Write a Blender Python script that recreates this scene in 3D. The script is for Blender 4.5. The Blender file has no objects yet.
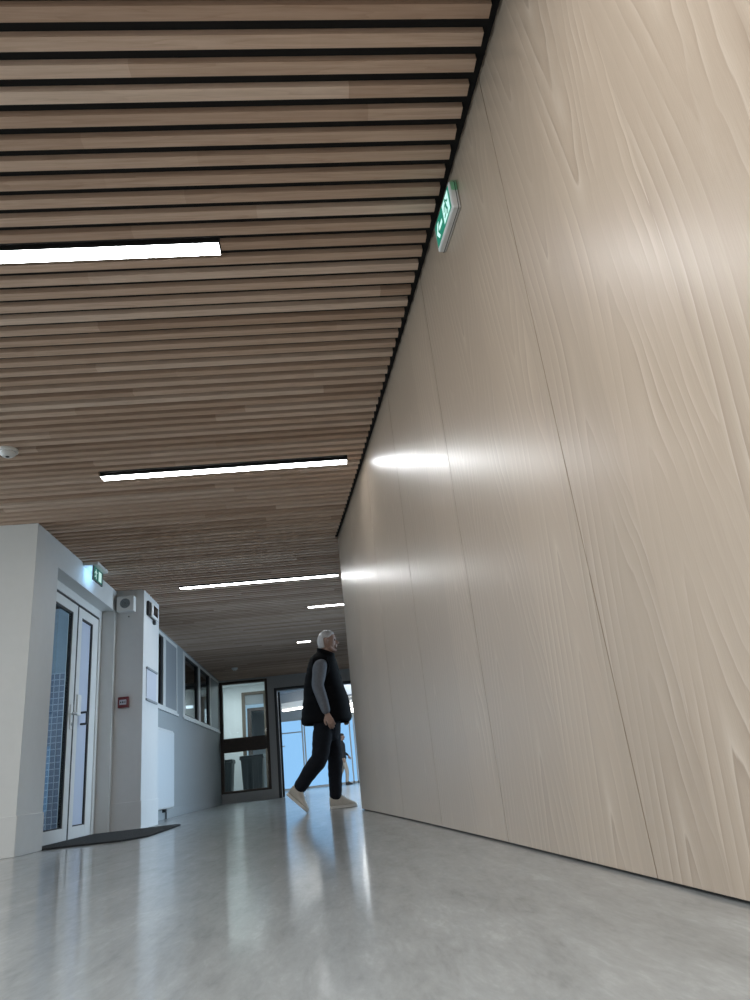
import bpy, bmesh, math, random
from mathutils import Matrix, Vector
random.seed(7)
scn = bpy.context.scene
C = scn.collection

# ------------------------------------------------------------------ materials
def mat(name):
    m = bpy.data.materials.new(name); m.use_nodes = True
    nt = m.node_tree; nt.nodes.clear()
    out = nt.nodes.new('ShaderNodeOutputMaterial')
    return m, nt, out
class N:
    """small helper for node trees"""
    def __init__(s, nt): s.nt = nt
    def new(s, t, **kw):
        n = s.nt.nodes.new(t)
        for k, v in kw.items(): setattr(n, k, v)
        return n
    def link(s, a, b): s.nt.links.new(a, b)
    def math(s, op, a, b=None, c=None, clamp=False):
        n = s.new('ShaderNodeMath', operation=op); n.use_clamp = clamp
        for i, v in enumerate((a, b, c)):
            if v is None: continue
            if isinstance(v, (int, float)): n.inputs[i].default_value = v
            else: s.link(v, n.inputs[i])
        return n.outputs[0]
    def noise(s, vec, scale, detail=3, rough=.5, dist=0):
        n = s.new('ShaderNodeTexNoise'); s.link(vec, n.inputs['Vector'])
        n.inputs['Scale'].default_value = scale; n.inputs['Detail'].default_value = detail
        n.inputs['Roughness'].default_value = rough; n.inputs['Distortion'].default_value = dist
        return n.outputs['Fac']
    def mapping(s, vec, scale=(1,1,1), loc=(0,0,0), rot=(0,0,0)):
        n = s.new('ShaderNodeMapping'); s.link(vec, n.inputs['Vector'])
        n.inputs['Scale'].default_value = scale; n.inputs['Location'].default_value = loc; n.inputs['Rotation'].default_value = rot
        return n.outputs[0]
    def ramp(s, fac, stops, interp='LINEAR'):
        n = s.new('ShaderNodeValToRGB'); s.link(fac, n.inputs[0]); cr = n.color_ramp; cr.interpolation = interp
        while len(cr.elements) < len(stops): cr.elements.new(.5)
        for e, (p, c) in zip(cr.elements, stops):
            e.position = p; e.color = (*c, 1) if len(c) == 3 else c
        return n.outputs[0]
    def mixc(s, fac, a, b, mode='MIX'):
        n = s.new('ShaderNodeMix', data_type='RGBA', blend_type=mode)
        for inp, v in ((n.inputs[0], fac), (n.inputs[6], a), (n.inputs[7], b)):
            if isinstance(v, (int, float)): inp.default_value = v
            elif isinstance(v, tuple): inp.default_value = (*v, 1)
            else: s.link(v, inp)
        return n.outputs[2]
    def bump(s, h, strength, dist=.01):
        n = s.new('ShaderNodeBump'); s.link(h, n.inputs['Height']); n.inputs['Strength'].default_value = strength; n.inputs['Distance'].default_value = dist
        return n.outputs[0]
    def bsdf(s, out, color, rough=.5, metal=0, spec=.5, normal=None, **kw):
        b = s.new('ShaderNodeBsdfPrincipled')
        for k, v in (('Base Color', color), ('Roughness', rough), ('Metallic', metal), ('Specular IOR Level', spec)):
            if isinstance(v, tuple): b.inputs[k].default_value = (*v, 1)
            elif isinstance(v, (int, float)): b.inputs[k].default_value = v
            else: s.link(v, b.inputs[k])
        for k, v in kw.items(): b.inputs[k.replace('_', ' ')].default_value = v
        if normal is not None: s.link(normal, b.inputs['Normal'])
        s.link(b.outputs[0], out.inputs[0])
        return b
def plain(name, col, rough=.5, metal=0, var=.04, scale=14, bump=0, spec=.5):
    m, nt, out = mat(name); n = N(nt)
    tc = n.new('ShaderNodeTexCoord').outputs['Object']
    f = n.noise(tc, scale, 4)
    lo = tuple(max(0, c * (1 - var)) for c in col); hi = tuple(min(1, c * (1 + var)) for c in col)
    c = n.ramp(f, [(.3, lo), (.7, hi)])
    nm = n.bump(n.noise(tc, scale * 8, 3), bump) if bump else None
    n.bsdf(out, c, rough, metal, spec, nm)
    return m
def emit(name, col, strength):
    m, nt, out = mat(name); n = N(nt)
    e = n.new('ShaderNodeEmission'); e.inputs[0].default_value = (*col, 1); e.inputs[1].default_value = strength
    n.link(e.outputs[0], out.inputs[0]); return m
def glassy(name, tint=(.9,.95,1), rough=.02, ior=1.45):
    m, nt, out = mat(name); n = N(nt)
    t = n.new('ShaderNodeBsdfTransparent'); t.inputs[0].default_value = (*tint, 1)
    g = n.new('ShaderNodeBsdfGlossy'); g.inputs['Roughness'].default_value = rough
    fr = n.new('ShaderNodeFresnel'); fr.inputs[0].default_value = ior
    gm = n.new('ShaderNodeNewGeometry'); fac = n.math('MULTIPLY', fr.outputs[0], n.math('SUBTRACT', 1, gm.outputs['Backfacing']))
    mx = n.new('ShaderNodeMixShader'); n.link(fac, mx.inputs[0]); n.link(t.outputs[0], mx.inputs[1]); n.link(g.outputs[0], mx.inputs[2])
    n.link(mx.outputs[0], out.inputs[0]); return m

def veneer():
    m, nt, out = mat('oak_veneer'); n = N(nt)
    uv = n.new('ShaderNodeUVMap'); uv.uv_map = 'grain'
    sep = n.new('ShaderNodeSeparateXYZ'); n.link(uv.outputs[0], sep.inputs[0])
    u, v = sep.outputs[0], sep.outputs[1]
    W = .34
    strip = n.math('FLOOR', n.math('DIVIDE', u, W))
    loc = n.math('SUBTRACT', n.math('SUBTRACT', u, n.math('MULTIPLY', strip, W)), W / 2)
    wn = n.new('ShaderNodeTexWhiteNoise', noise_dimensions='1D'); n.link(strip, wn.inputs['W'])
    r = n.new('ShaderNodeSeparateColor'); n.link(wn.outputs['Color'], r.inputs[0])
    r1, r2, r3 = r.outputs
    # wobble the strip's heart line
    cmb = n.new('ShaderNodeCombineXYZ'); n.link(n.math('MULTIPLY', u, 2.2), cmb.inputs[0]); n.link(n.math('MULTIPLY', v, .8), cmb.inputs[1]); n.link(n.math('MULTIPLY', strip, 3.7), cmb.inputs[2])
    wob = n.noise(cmb.outputs[0], 1.6, 3, .5)
    cen = n.math('MULTIPLY', n.math('SUBTRACT', r1, .5), .13)
    du = n.math('ADD', n.math('SUBTRACT', loc, cen), n.math('MULTIPLY', n.math('SUBTRACT', wob, .5), .10))
    du2 = n.math('MULTIPLY', du, du)
    # nested arches: apexes point up on the lower half, down on the upper
    sgn = n.math('MULTIPLY', n.math('SUBTRACT', n.math('ADD', v, n.math('MULTIPLY', r3, .5)), 1.5), 1.0)
    av = n.math('SQRT', n.math('ADD', n.math('MULTIPLY', sgn, sgn), .03))
    f = n.math('ADD', n.math('MULTIPLY', av, 3.3), n.math('MULTIPLY', n.math('SQRT', n.math('ADD', n.math('MULTIPLY', du2, 800), .22)), -1.0))
    f = n.math('ADD', f, n.math('MULTIPLY', n.math('SUBTRACT', wob, .5), 2.0))
    f = n.math('ADD', f, n.math('MULTIPLY', r2, 9))
    cm3 = n.new('ShaderNodeCombineXYZ'); n.link(n.math('MULTIPLY', u, 60), cm3.inputs[0]); n.link(n.math('MULTIPLY', v, 1.6), cm3.inputs[1])
    f = n.math('ADD', f, n.math('MULTIPLY', n.math('SUBTRACT', n.noise(cm3.outputs[0], 1, 3, .6), .5), .22))
    ring = n.math('FRACT', f)
    base = n.ramp(ring, [(0, (.31,.240,.180)), (.2, (.36,.285,.218)), (.62, (.388,.312,.241)), (.86, (.435,.357,.282)), (.95, (.48,.402,.325)), (1, (.315,.245,.185))])
    # fine fibres, and a slow mottling
    cm2 = n.new('ShaderNodeCombineXYZ'); n.link(n.math('MULTIPLY', u, 420), cm2.inputs[0]); n.link(n.math('MULTIPLY', v, 7), cm2.inputs[1])
    fib = n.noise(cm2.outputs[0], 1, 4, .65)
    slow = n.noise(cmb.outputs[0], 3.1, 3)
    plainw = n.mixc(n.math('MULTIPLY', slow, 1.0), (.352,.278,.212), (.418,.340,.265))
    calm = n.math('MULTIPLY', n.ramp(slow, [(.40, (.15,)*3), (.62, (1,)*3)]), 1.0)
    base = n.mixc(calm, plainw, base)
    base = n.mixc(.9, base, n.ramp(fib, [(.3, (.93,.92,.91)), (.7, (1.06,1.06,1.06))]), 'MULTIPLY')
    oi = n.new('ShaderNodeObjectInfo')
    tone = n.math('ADD', n.math('MULTIPLY', r2, .10), .93)
    tc = n.new('ShaderNodeCombineColor'); [n.link(tone, tc.inputs[i]) for i in range(3)]
    base = n.mixc(1., base, tc.outputs[0], 'MULTIPLY')
    rough = n.math('ADD', n.math('MULTIPLY', fib, .14), .29)
    nm = n.bump(n.math('ADD', fib, n.math('MULTIPLY', ring, .15)), .10, .002)
    n.bsdf(out, base, rough, 0, .5, nm, Coat_Weight=.8, Coat_Roughness=.29)
    return m

def slat_wood():
    m, nt, out = mat('ceiling_oak'); n = N(nt)
    tc = n.new('ShaderNodeTexCoord').outputs['Object']
    sep = n.new('ShaderNodeSeparateXYZ'); n.link(tc, sep.inputs[0])
    x, y, z = sep.outputs
    row = n.math('FLOOR', n.math('DIVIDE', n.math('SUBTRACT', y, SLAT0 - .02), PITCH))
    w1 = n.new('ShaderNodeTexWhiteNoise', noise_dimensions='1D'); n.link(row, w1.inputs['W'])
    brd = n.math('FLOOR', n.math('DIVIDE', n.math('ADD', x, n.math('MULTIPLY', w1.outputs['Value'], 7)), 2.3))
    cv = n.new('ShaderNodeCombineXYZ'); n.link(row, cv.inputs[0]); n.link(brd, cv.inputs[1])
    w2 = n.new('ShaderNodeTexWhiteNoise', noise_dimensions='2D'); n.link(cv.outputs[0], w2.inputs['Vector'])
    tone = n.ramp(w2.outputs['Value'], [(0, (.44,.312,.235)), (.35, (.54,.40,.31)), (.7, (.585,.442,.35)), (1, (.66,.525,.43))])
    cg = n.new('ShaderNodeCombineXYZ'); n.link(n.math('MULTIPLY', x, 3.2), cg.inputs[0]); n.link(n.math('MULTIPLY', y, 60), cg.inputs[1]); n.link(n.math('ADD', n.math('MULTIPLY', z, 60), n.math('MULTIPLY', row, 5.3)), cg.inputs[2])
    g = n.noise(cg.outputs[0], 1, 4, .6, .6)
    ring = n.math('FRACT', n.math('MULTIPLY', n.noise(cg.outputs[0], .33, 2, .4), 7))
    c = n.mixc(1., tone, n.ramp(g, [(.3, (.86,.83,.80)), (.65, (1.06,1.06,1.06))]), 'MULTIPLY')
    c = n.mixc(.7, c, n.ramp(ring, [(0, (.90,.87,.84)), (.2, (1,1,1)), (1, (1.04,1.04,1.03))]), 'MULTIPLY')
    n.bsdf(out, c, .8, 0, .08)
    return m

def lino():
    m, nt, out = mat('floor_linoleum'); n = N(nt)
    tc = n.new('ShaderNodeTexCoord').outputs['Object']
    a = n.noise(n.mapping(tc, (2.6, .62, 1), rot=(0,0,.10)), 3.0, 6, .62, .7)
    b = n.noise(n.mapping(tc, (3.2, .75, 1), loc=(3,1,0), rot=(0,0,-.12)), 8, 5, .68, .9)
    c = n.noise(n.mapping(tc, (1.6, .4, 1)), 55, 3, .65)
    f = n.math('ADD', n.math('MULTIPLY', a, .42), n.math('ADD', n.math('MULTIPLY', b, .36), n.math('MULTIPLY', c, .22)))
    col = n.ramp(f, [(.36, (.15,.160,.160)), (.46, (.212,.225,.226)), (.55, (.258,.273,.274)), (.64, (.335,.353,.354))])
    nm = None
    n.bsdf(out, col, .38, 0, .45, nm, Coat_Weight=.75, Coat_Roughness=.13)
    return m

# ------------------------------------------------------------------ mesh helpers
def link(name, bm, m=None, parent=None, smooth=False, bevel=0, loc=None, rot=None, subsurf=0):
    me = bpy.data.meshes.new(name)
    bmesh.ops.recalc_face_normals(bm, faces=bm.faces[:])
    bm.to_mesh(me); bm.free()
    return link_me(name, me, m, parent, smooth, bevel, loc, rot, subsurf)
def link_me(name, me, m=None, parent=None, smooth=False, bevel=0, loc=None, rot=None, subsurf=0):
    o = bpy.data.objects.new(name, me); C.objects.link(o)
    for x in (m if isinstance(m, (list, tuple)) else [m]):
        if x: me.materials.append(x)
    if smooth: me.polygons.foreach_set('use_smooth', [True] * len(me.polygons))
    if bevel:
        b = o.modifiers.new('edge', 'BEVEL'); b.width = bevel; b.segments = 2; b.limit_method = 'ANGLE'; b.angle_limit = .6
    if subsurf:
        s = o.modifiers.new('sub', 'SUBSURF'); s.levels = subsurf; s.render_levels = subsurf
    if parent: o.parent = parent
    if loc: o.location = loc
    if rot: o.rotation_euler = rot
    return o
def box(bm, x0, x1, y0, y1, z0, z1):
    vs = [bm.verts.new((x, y, z)) for x in (x0, x1) for y in (y0, y1) for z in (z0, z1)]
    for f in ((0,1,3,2), (4,6,7,5), (0,4,5,1), (2,3,7,6), (0,2,6,4), (1,5,7,3)):
        bm.faces.new([vs[i] for i in f])
def boxes(name, L, m, parent=None, bevel=0, loc=None, rot=None):
    bm = bmesh.new()
    for b in L: box(bm, *b)
    return link(name, bm, m, parent, bevel=bevel, loc=loc, rot=rot)
def cyl(bm, c, r, h, axis='Z', seg=24, r2=None):
    M = Matrix.Translation(c)
    if axis == 'X': M = M @ Matrix.Rotation(math.pi/2, 4, 'Y')
    if axis == 'Y': M = M @ Matrix.Rotation(-math.pi/2, 4, 'X')
    bmesh.ops.create_cone(bm, cap_ends=True, segments=seg, radius1=r, radius2=r if r2 is None else r2, depth=h, matrix=M)
def prism(bm, pts, off):
    """polygon pts (3-D, planar) extruded by vector off"""
    a = [bm.verts.new(p) for p in pts]; b = [bm.verts.new(Vector(p) + Vector(off)) for p in pts]
    bm.faces.new(a); bm.faces.new(b[::-1])
    k = len(a)
    for i in range(k): bm.faces.new((a[i], a[(i+1) % k], b[(i+1) % k], b[i]))
def tag(o, label, cat, group=None, kind=None):
    o['label'] = label; o['category'] = cat
    if group: o['group'] = group
    if kind: o['kind'] = kind
    return o
def empty(name, loc, label=None, cat=None, group=None):
    o = bpy.data.objects.new(name, None); C.objects.link(o); o.location = loc; o.empty_display_size = .1
    if label: tag(o, label, cat, group)
    return o
def struct(o, label, cat):
    return tag(o, label, cat, None, 'structure')
def catmull(P, k):
    P = [Vector(p) for p in P]; out = []
    for i in range(len(P) - 1):
        p0 = P[i-1] if i else P[0]*2 - P[1]; p1, p2 = P[i], P[i+1]; p3 = P[i+2] if i + 2 < len(P) else P[-1]*2 - P[-2]
        for j in range(k):
            t = j / k
            out.append(.5 * ((2*p1) + (p2-p0)*t + (2*p0-5*p1+4*p2-p3)*t*t + (3*p1-p0-3*p2+p3)*t**3))
    out.append(P[-1]); return out
def tube(bm, P, R, seg=14, k=4, flat=1.0, ref=(0,1,0), caps=True):
    """tapered limb along P; R radii; flat scales the section across ref"""
    Q = catmull([(*p, ) for p in P], k)
    RR = catmull([(r, 0, 0) for r in R], k)
    rings = []
    for i, q in enumerate(Q):
        t = (Q[min(i+1, len(Q)-1)] - Q[max(i-1, 0)]).normalized()
        a = Vector(ref); a = (a - t * a.dot(t))
        if a.length < 1e-4: a = Vector((1,0,0)) - t * t.x
        a.normalize(); b = t.cross(a)
        r = RR[i].x
        rings.append([bm.verts.new(q + a * (math.cos(2*math.pi*s/seg) * r * flat) + b * (math.sin(2*math.pi*s/seg) * r)) for s in range(seg)])
    for A, B in zip(rings, rings[1:]):
        for s in range(seg): bm.faces.new((A[s], A[(s+1) % seg], B[(s+1) % seg], B[s]))
    if caps:
        for ring, end, sg in ((rings[0], 0, -1), (rings[-1], -1, 1)):
            t = ((Q[0]-Q[1]) if end == 0 else (Q[-1]-Q[-2])).normalized()
            r = RR[end].x
            c = bm.verts.new(Q[end] + t * r * .75)
            mid = [bm.verts.new(Q[end] + (v.co - Q[end]) * .75 + t * r * .5) for v in ring]
            for s in range(seg):
                bm.faces.new((ring[s], ring[(s+1) % seg], mid[(s+1) % seg], mid[s])); bm.faces.new((mid[s], mid[(s+1) % seg], c))
def ellipsoid(bm, c, r, rot=None, seg=24, rings=16):
    M = Matrix.Translation(c) @ (rot.to_4x4() if rot else Matrix.Identity(4)) @ Matrix.Diagonal((*r, 1))
    return bmesh.ops.create_uvsphere(bm, u_segments=seg, v_segments=rings, radius=1, matrix=M)['verts']
def fused(bm, voxel, smooth=4, factor=.5):
    """one continuous skin out of overlapping limbs"""
    bmesh.ops.recalc_face_normals(bm, faces=bm.faces[:])
    me = bpy.data.meshes.new('tmp'); bm.to_mesh(me); bm.free()
    o = bpy.data.objects.new('tmp', me); C.objects.link(o)
    r = o.modifiers.new('r', 'REMESH'); r.mode = 'VOXEL'; r.voxel_size = voxel
    if smooth:
        s = o.modifiers.new('s', 'SMOOTH'); s.iterations = smooth; s.factor = factor
    dg = bpy.context.evaluated_depsgraph_get()
    res = bpy.data.meshes.new_from_object(o.evaluated_get(dg))
    bpy.data.objects.remove(o); bpy.data.meshes.remove(me)
    return res

# ------------------------------------------------------------------ dimensions
H = 2.5                       # underside of the slats
PITCH, SLATW, SLATD = .0915, .046, .027
SLAT0 = 1.4784 - SLATW + 2 * PITCH - 60 * PITCH
LX = -2.243                   # plane of the white wall
PX = -1.945                   # face of the projecting pier
YW = 15.85                    # far wall
YG = 27.0                     # lobby glazing
def xw(y): return .8221 - .0632 * y - .0031 * y * y     # the curved timber wall
WEND = 6.64

M_ven = veneer(); M_slat = slat_wood(); M_lino = lino()
M_black = plain('black_felt', (.006,.006,.006), .95)
M_gap = plain('dark_joint', (.02,.017,.014), .8)
M_white = plain('white_paint', (.62,.63,.62), .55, var=.015, bump=.01)
M_pier = plain('pier_paint', (.66,.67,.67), .45, var=.015)
M_grey = plain('grey_paint', (.34,.37,.385), .55, var=.02)
M_dgrey = plain('far_wall_paint', (.50,.50,.495), .6, var=.02)
M_pvc = plain('white_lacquered_frame', (.70,.71,.70), .3, var=.01)
M_infill = plain('grey_infill_panel', (.27,.29,.31), .45, var=.02)
M_gasket = plain('black_gasket', (.010,.011,.013), .5)
M_brown = plain('brown_timber_frame', (.055,.035,.025), .5, var=.2, scale=30)
M_anth = plain('anthracite_metal', (.035,.038,.042), .45)
M_plastic = plain('white_plastic', (.72,.73,.72), .35, var=.01)
M_dplastic = plain('black_plastic', (.012,.012,.014), .3)
M_screen = plain('dark_screen', (.006,.007,.009), .12)
M_red = plain('red_plastic', (.14,.008,.012), .35)
M_steel = plain('brushed_steel', (.5,.5,.5), .3, 1)
M_paper = plain('paper', (.52,.54,.61), .6, var=.01)
M_rad = plain('radiator_enamel', (.60,.62,.63), .3, var=.01)
M_mat = plain('mat_rubber', (.018,.020,.023), .9, var=.3, scale=90, bump=.4)
M_bin = plain('bin_plastic', (.10,.115,.12), .45, var=.05)
M_led = emit('led_diffuser', (.97,.99,1.0), 23)
M_led2 = emit('far_led_diffuser', (1.0,.98,.93), 9)
M_green = emit('sign_green', (.03,.24,.16), .9)
M_pict = emit('sign_white', (.62,1,.92), .95)
M_green2 = emit('dim_sign_green', (.06,.22,.19), .55)
M_pict2 = emit('dim_sign_white', (.6,.9,.85), .8)
M_glow = emit('sign_backlight', (.35,.65,1.0), 5)
M_glass = glassy('clear_glass', (.86,.93,.95))
M_dglass = glassy('dark_tinted_glass', (.66,.75,.82))
M_lobglass = glassy('lobby_glass', (.95,.98,1), .02, 1.12)
M_film = plain('frosted_film', (.50,.56,.68), .35, var=.01)
M_clear = glassy('green_acrylic', (.72,.95,.82))
M_lobby = plain('lobby_paint', (.78,.80,.81), .6, var=.01)
M_rend = plain('blue_render', (.20,.26,.31), .8, var=.05)

# ------------------------------------------------------------------ setting: floor, ceiling, timber wall
o = boxes('floor', [(-8, 8, -4, 30, -.1, 0)], M_lino)
struct(o, 'polished grey marbled linoleum floor running the length of the corridor', 'floor')

LIGHTS = [(-2.12, -.303, 2.470, 'long ceiling light strip closest overhead, cut by the picture edge'),
          (-1.496, .314, 4.80, 'long ceiling light strip whose end nearly touches the curved timber wall'),
          (-1.552, .283, 7.99, 'long ceiling light strip above the pier with the notice and the walking man'),
          (-.114, 1.70, 9.517, 'ceiling light strip partly hidden behind the end of the timber wall'),
          (-.3745, -.1434, 12.07, 'very short ceiling lamp just beyond the man\'s head')]
LW = .080
bm = bmesh.new()
y = SLAT0; rows = []
while y < YW - .03:
    rows.append(y); y += PITCH
for y in rows:
    x1 = xw(y + SLATW) - .03 if y < WEND else 4.6
    x0 = -7.95 if y < 5.6 else LX - .03
    if 6.0 < y < 8.72: x0 = LX - .03
    segs = [(x0, x1)]
    for (a, b, ly, _) in LIGHTS:
        if y + SLATW > ly - LW/2 - .002 and y < ly + LW/2 + .002:
            new = []
            for s, e in segs:
                if b < s or a > e: new.append((s, e)); continue
                if a - s > .02: new.append((s, a - .004))
                if e - b > .02: new.append((b + .004, e))
            segs = new
    if 7.93 < y + SLATW and y < 8.68: segs = [(max(s, PX - .02), e) for s, e in segs]
    for s, e in segs: box(bm, s, e, y, y + SLATW, H, H + SLATD)
ceil = boxes('ceiling', [(-8, 4.65, -4, YW, H + SLATD, H + .2)], M_black)
struct(ceil, 'ceiling of close-set oak slats over black backing', 'ceiling')
link('slat_cladding', bm, M_slat, ceil)

# curved timber wall on the right, panel by panel
import itertools
SEAMS = [-3.2, -2.45, -1.42, -.385, .65, 1.697, 2.745, 3.77, 4.77, 5.76, WEND]
def arc(y):
    s, n_ = 0, 40
    for i in range(n_):
        a, b = y * i / n_, y * (i + 1) / n_
        s += math.hypot(b - a, xw(b) - xw(a))
    return s
bm = bmesh.new()
ys = [-3.2 + (WEND - .004 + 3.2) * i / 60 for i in range(61)]
pts = [(xw(v) + .018, v, 0) for v in ys] + [(2.6, WEND - .004, 0), (2.6, -3.2, 0)]
prism(bm, pts, (0, 0, H + SLATD))
wr = link('wall_right', bm, M_gap)
struct(wr, 'long curved wall clad in pale oak veneer panels', 'wall')
for a, b in zip(SEAMS, SEAMS[1:]):
    g = .0022
    bm = bmesh.new(); uvl = bm.loops.layers.uv.new('grain')
    nseg = 14; zs = (.007, H + SLATD - .001)
    ring = []
    for i in range(nseg + 1):
        yy = a + g + (b - a - 2 * g) * i / nseg
        d = Vector((1, -( -.0632 - .0062 * yy), 0)).normalized()   # away from the corridor
        f = Vector((xw(yy), yy, 0)); k = f + d * .0178
        ring.append(([bm.verts.new((f.x, f.y, z)) for z in zs], [bm.verts.new((k.x, k.y, z)) for z in zs], arc(yy)))
    def face(vs, us):
        fc = bm.faces.new(vs)
        for l, u_ in zip(fc.loops, us): l[uvl].uv = (u_ + 20, l.vert.co.z)
    for (f0, k0, u0), (f1, k1, u1) in zip(ring, ring[1:]):
        face((f0[0], f0[1], f1[1], f1[0]), (u0, u0, u1, u1)); face((k0[0], k1[0], k1[1], k0[1]), (u0, u1, u1, u0))
        face((f0[1], k0[1], k1[1], f1[1]), (u0, u0, u1, u1)); face((f0[0], f1[0], k1[0], k0[0]), (u0, u1, u1, u0))
    for (f, k, u_), fl in ((ring[0], 0), (ring[-1], 1)):
        face((f[0], k[0], k[1], f[1]), (u_,) * 4)
    o = link('wall_panel', bm, M_ven, wr)
bm = bmesh.new(); uvl = bm.loops.layers.uv.new('grain')
box(bm, xw(WEND) + .0, 2.6, WEND - .004, WEND + .012, .007, H + SLATD - .001)
for f in bm.faces:
    for l in f.loops: l[uvl].uv = (l.vert.co.x + 40, l.vert.co.z)
link('end_panel', bm, M_ven, wr)

# ------------------------------------------------------------------ white wall with the recessed door
XB = -2.47
o = boxes('wall_left', [(XB, LX, 5.6, 6.10, 0, H), (XB, LX, 6.10, 7.85, 2.264, H), (XB, LX, 7.85, 7.93, 0, H)], M_white)
struct(o, 'white wall block around the recessed glass door', 'wall')
boxes('return_wall', [(-8, XB, 5.6, 5.8, 0, H + .02)], M_white, o)
o = boxes('wall_pier', [(XB, PX, 7.93, 8.68, 0, H + .02)], M_pier)
struct(o, 'white pier projecting beside the glass door, carrying a notice', 'wall')
o = boxes('baseboard_left', [(-8, LX + .012, 5.588, 5.6, 0, .27), (LX, LX + .012, 5.6, 6.10, 0, .27)], M_white, bevel=.004)
struct(o, 'white plinth at the foot of the wall block', 'baseboard')
o = boxes('baseboard_pier', [(LX, PX + .010, 7.92, 7.93, 0, .27), (PX, PX + .010, 7.93, 8.69, 0, .27)], M_pier, bevel=.003)
struct(o, 'white plinth at the foot of the pier', 'baseboard')
# corridor wall beyond, with two window bands
W1 = (8.95, 11.28); W2 = (11.75, 15.70); ZS, ZT = 1.43, 2.475
o = boxes('wall_corridor', [(LX - .2, LX, 8.68, YW, 0, ZS), (LX - .2, LX, 8.68, YW, ZT, H + .02), (LX - .2, LX, 8.68, W1[0], ZS, ZT),
                            (LX - .2, LX, W1[1], W2[0], ZS, ZT), (LX - .2, LX, W2[1], YW, ZS, ZT)], M_grey)
struct(o, 'grey corridor wall with two bands of windows below the ceiling', 'wall')
o = boxes('baseboard_corridor', [(LX, LX + .01, 8.70, YW - .01, 0, .12)], M_grey, bevel=.002)
struct(o, 'grey skirting along the corridor wall', 'baseboard')

def win(name, y0, y1, panes, infill, label):
    r = empty(name, (LX, (y0 + y1) / 2, ZS)); struct(r, label, 'window')
    def add(nm, L, m, bev=0):
        return boxes(nm, [(a - LX, b - LX, c - (y0 + y1) / 2, d - (y0 + y1) / 2, e - ZS, f - ZS) for a, b, c, d, e, f in L], m, r, bev)
    fr = [(LX - .07, LX + .006, y0, y1, ZT - .045, ZT), (LX - .07, LX + .006, y0, y1, ZS, ZS + .04)]
    edges = [y0] + [v for p in panes for v in p] + list(infill) + [y1]
    edges = sorted(set(edges))
    cells = list(panes) + [infill]
    prev = y0
    for a, b in sorted(cells):
        if a - prev > .01: fr.append((LX - .07, LX + .006, prev, a, ZS + .04, ZT - .045))
        prev = b
    if y1 - prev > .01: fr.append((LX - .07, LX + .006, prev, y1, ZS + .04, ZT - .045))
    add('window_frame', fr, M_pvc, .003)
    for a, b in panes:  # black gasket; its wide side strips also paint in the reveals' shade
        g = add('gasket', [(LX - .05, LX - .004, a, a + .07, ZS + .04, ZT - .045), (LX - .05, LX - .004, b - .13, b, ZS + .04, ZT - .045),
                           (LX - .05, LX - .004, a + .07, b - .13, ZT - .065, ZT - .045), (LX - .05, LX - .004, a + .07, b - .13, ZS + .04, ZS + .055)], M_gasket)
        add('glass_pane', [(LX - .035, LX - .028, a + .07, b - .13, ZS + .055, ZT - .065)], M_dglass)
    add('infill_panel', [(LX - .04, LX - .002, infill[0], infill[1], ZS + .04, ZT - .045)], M_infill)
    add('window_sill', [(LX, LX + .025, y0 - .02, y1 + .02, ZS - .035, ZS)], M_pvc, .003)
win('window_1', *W1, [(9.02, 10.30)], (10.46, 11.24), 'white framed window directly behind the pier, with one blank grey panel')
win('window_2', *W2, [(11.90, 13.22), (13.38, 14.52)], (14.62, 15.66), 'white framed two-pane window band at the far end of the corridor wall')
# office behind those windows
o = boxes('wall_office', [(-6.0, -5.9, 8.7, YW, 0, 2.7), (-6, LX - .2, 8.7, 8.75, 0, 2.7), (-6, LX - .2, YW - .05, YW, 0, 2.7), (-6, LX - .2, 8.7, YW, 2.7, 2.8)], M_dgrey)
struct(o, 'grey office walls behind the corridor windows', 'wall')

t = empty('office_lamp', (-2.86, 15.72, 2.0), 'small bright wall lamp seen through the first pane of the far window band', 'lamp')
boxes('lamp_tube', [(-.07, .07, -.05, 0, -.025, .025)], emit('office_tube', (.9,.97,1.0), 2.0), t)
boxes('back_plate', [(-.09, .09, 0, .03, -.04, .04)], M_plastic, t)
t = empty('office_cabinet', (-2.78, 13.3, 0), 'white office cabinet just behind the far window band', 'cabinet')
boxes('body', [(-.22, .22, -.6, .6, 0, 1.50)], M_pvc, t, .006)
boxes('worktop', [(-.24, .24, -.62, .62, 1.50, 1.53)], M_paper, t, .004)
for q in (-.3, .3):
    d_ = boxes('door', [(.221, .236, q - .28, q + .28, .05, 1.46)], M_pvc, t, .004)
    boxes('handle', [(.236, .25, q - .02, q + .02, .9, 1.05)], M_steel, d_)

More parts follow.
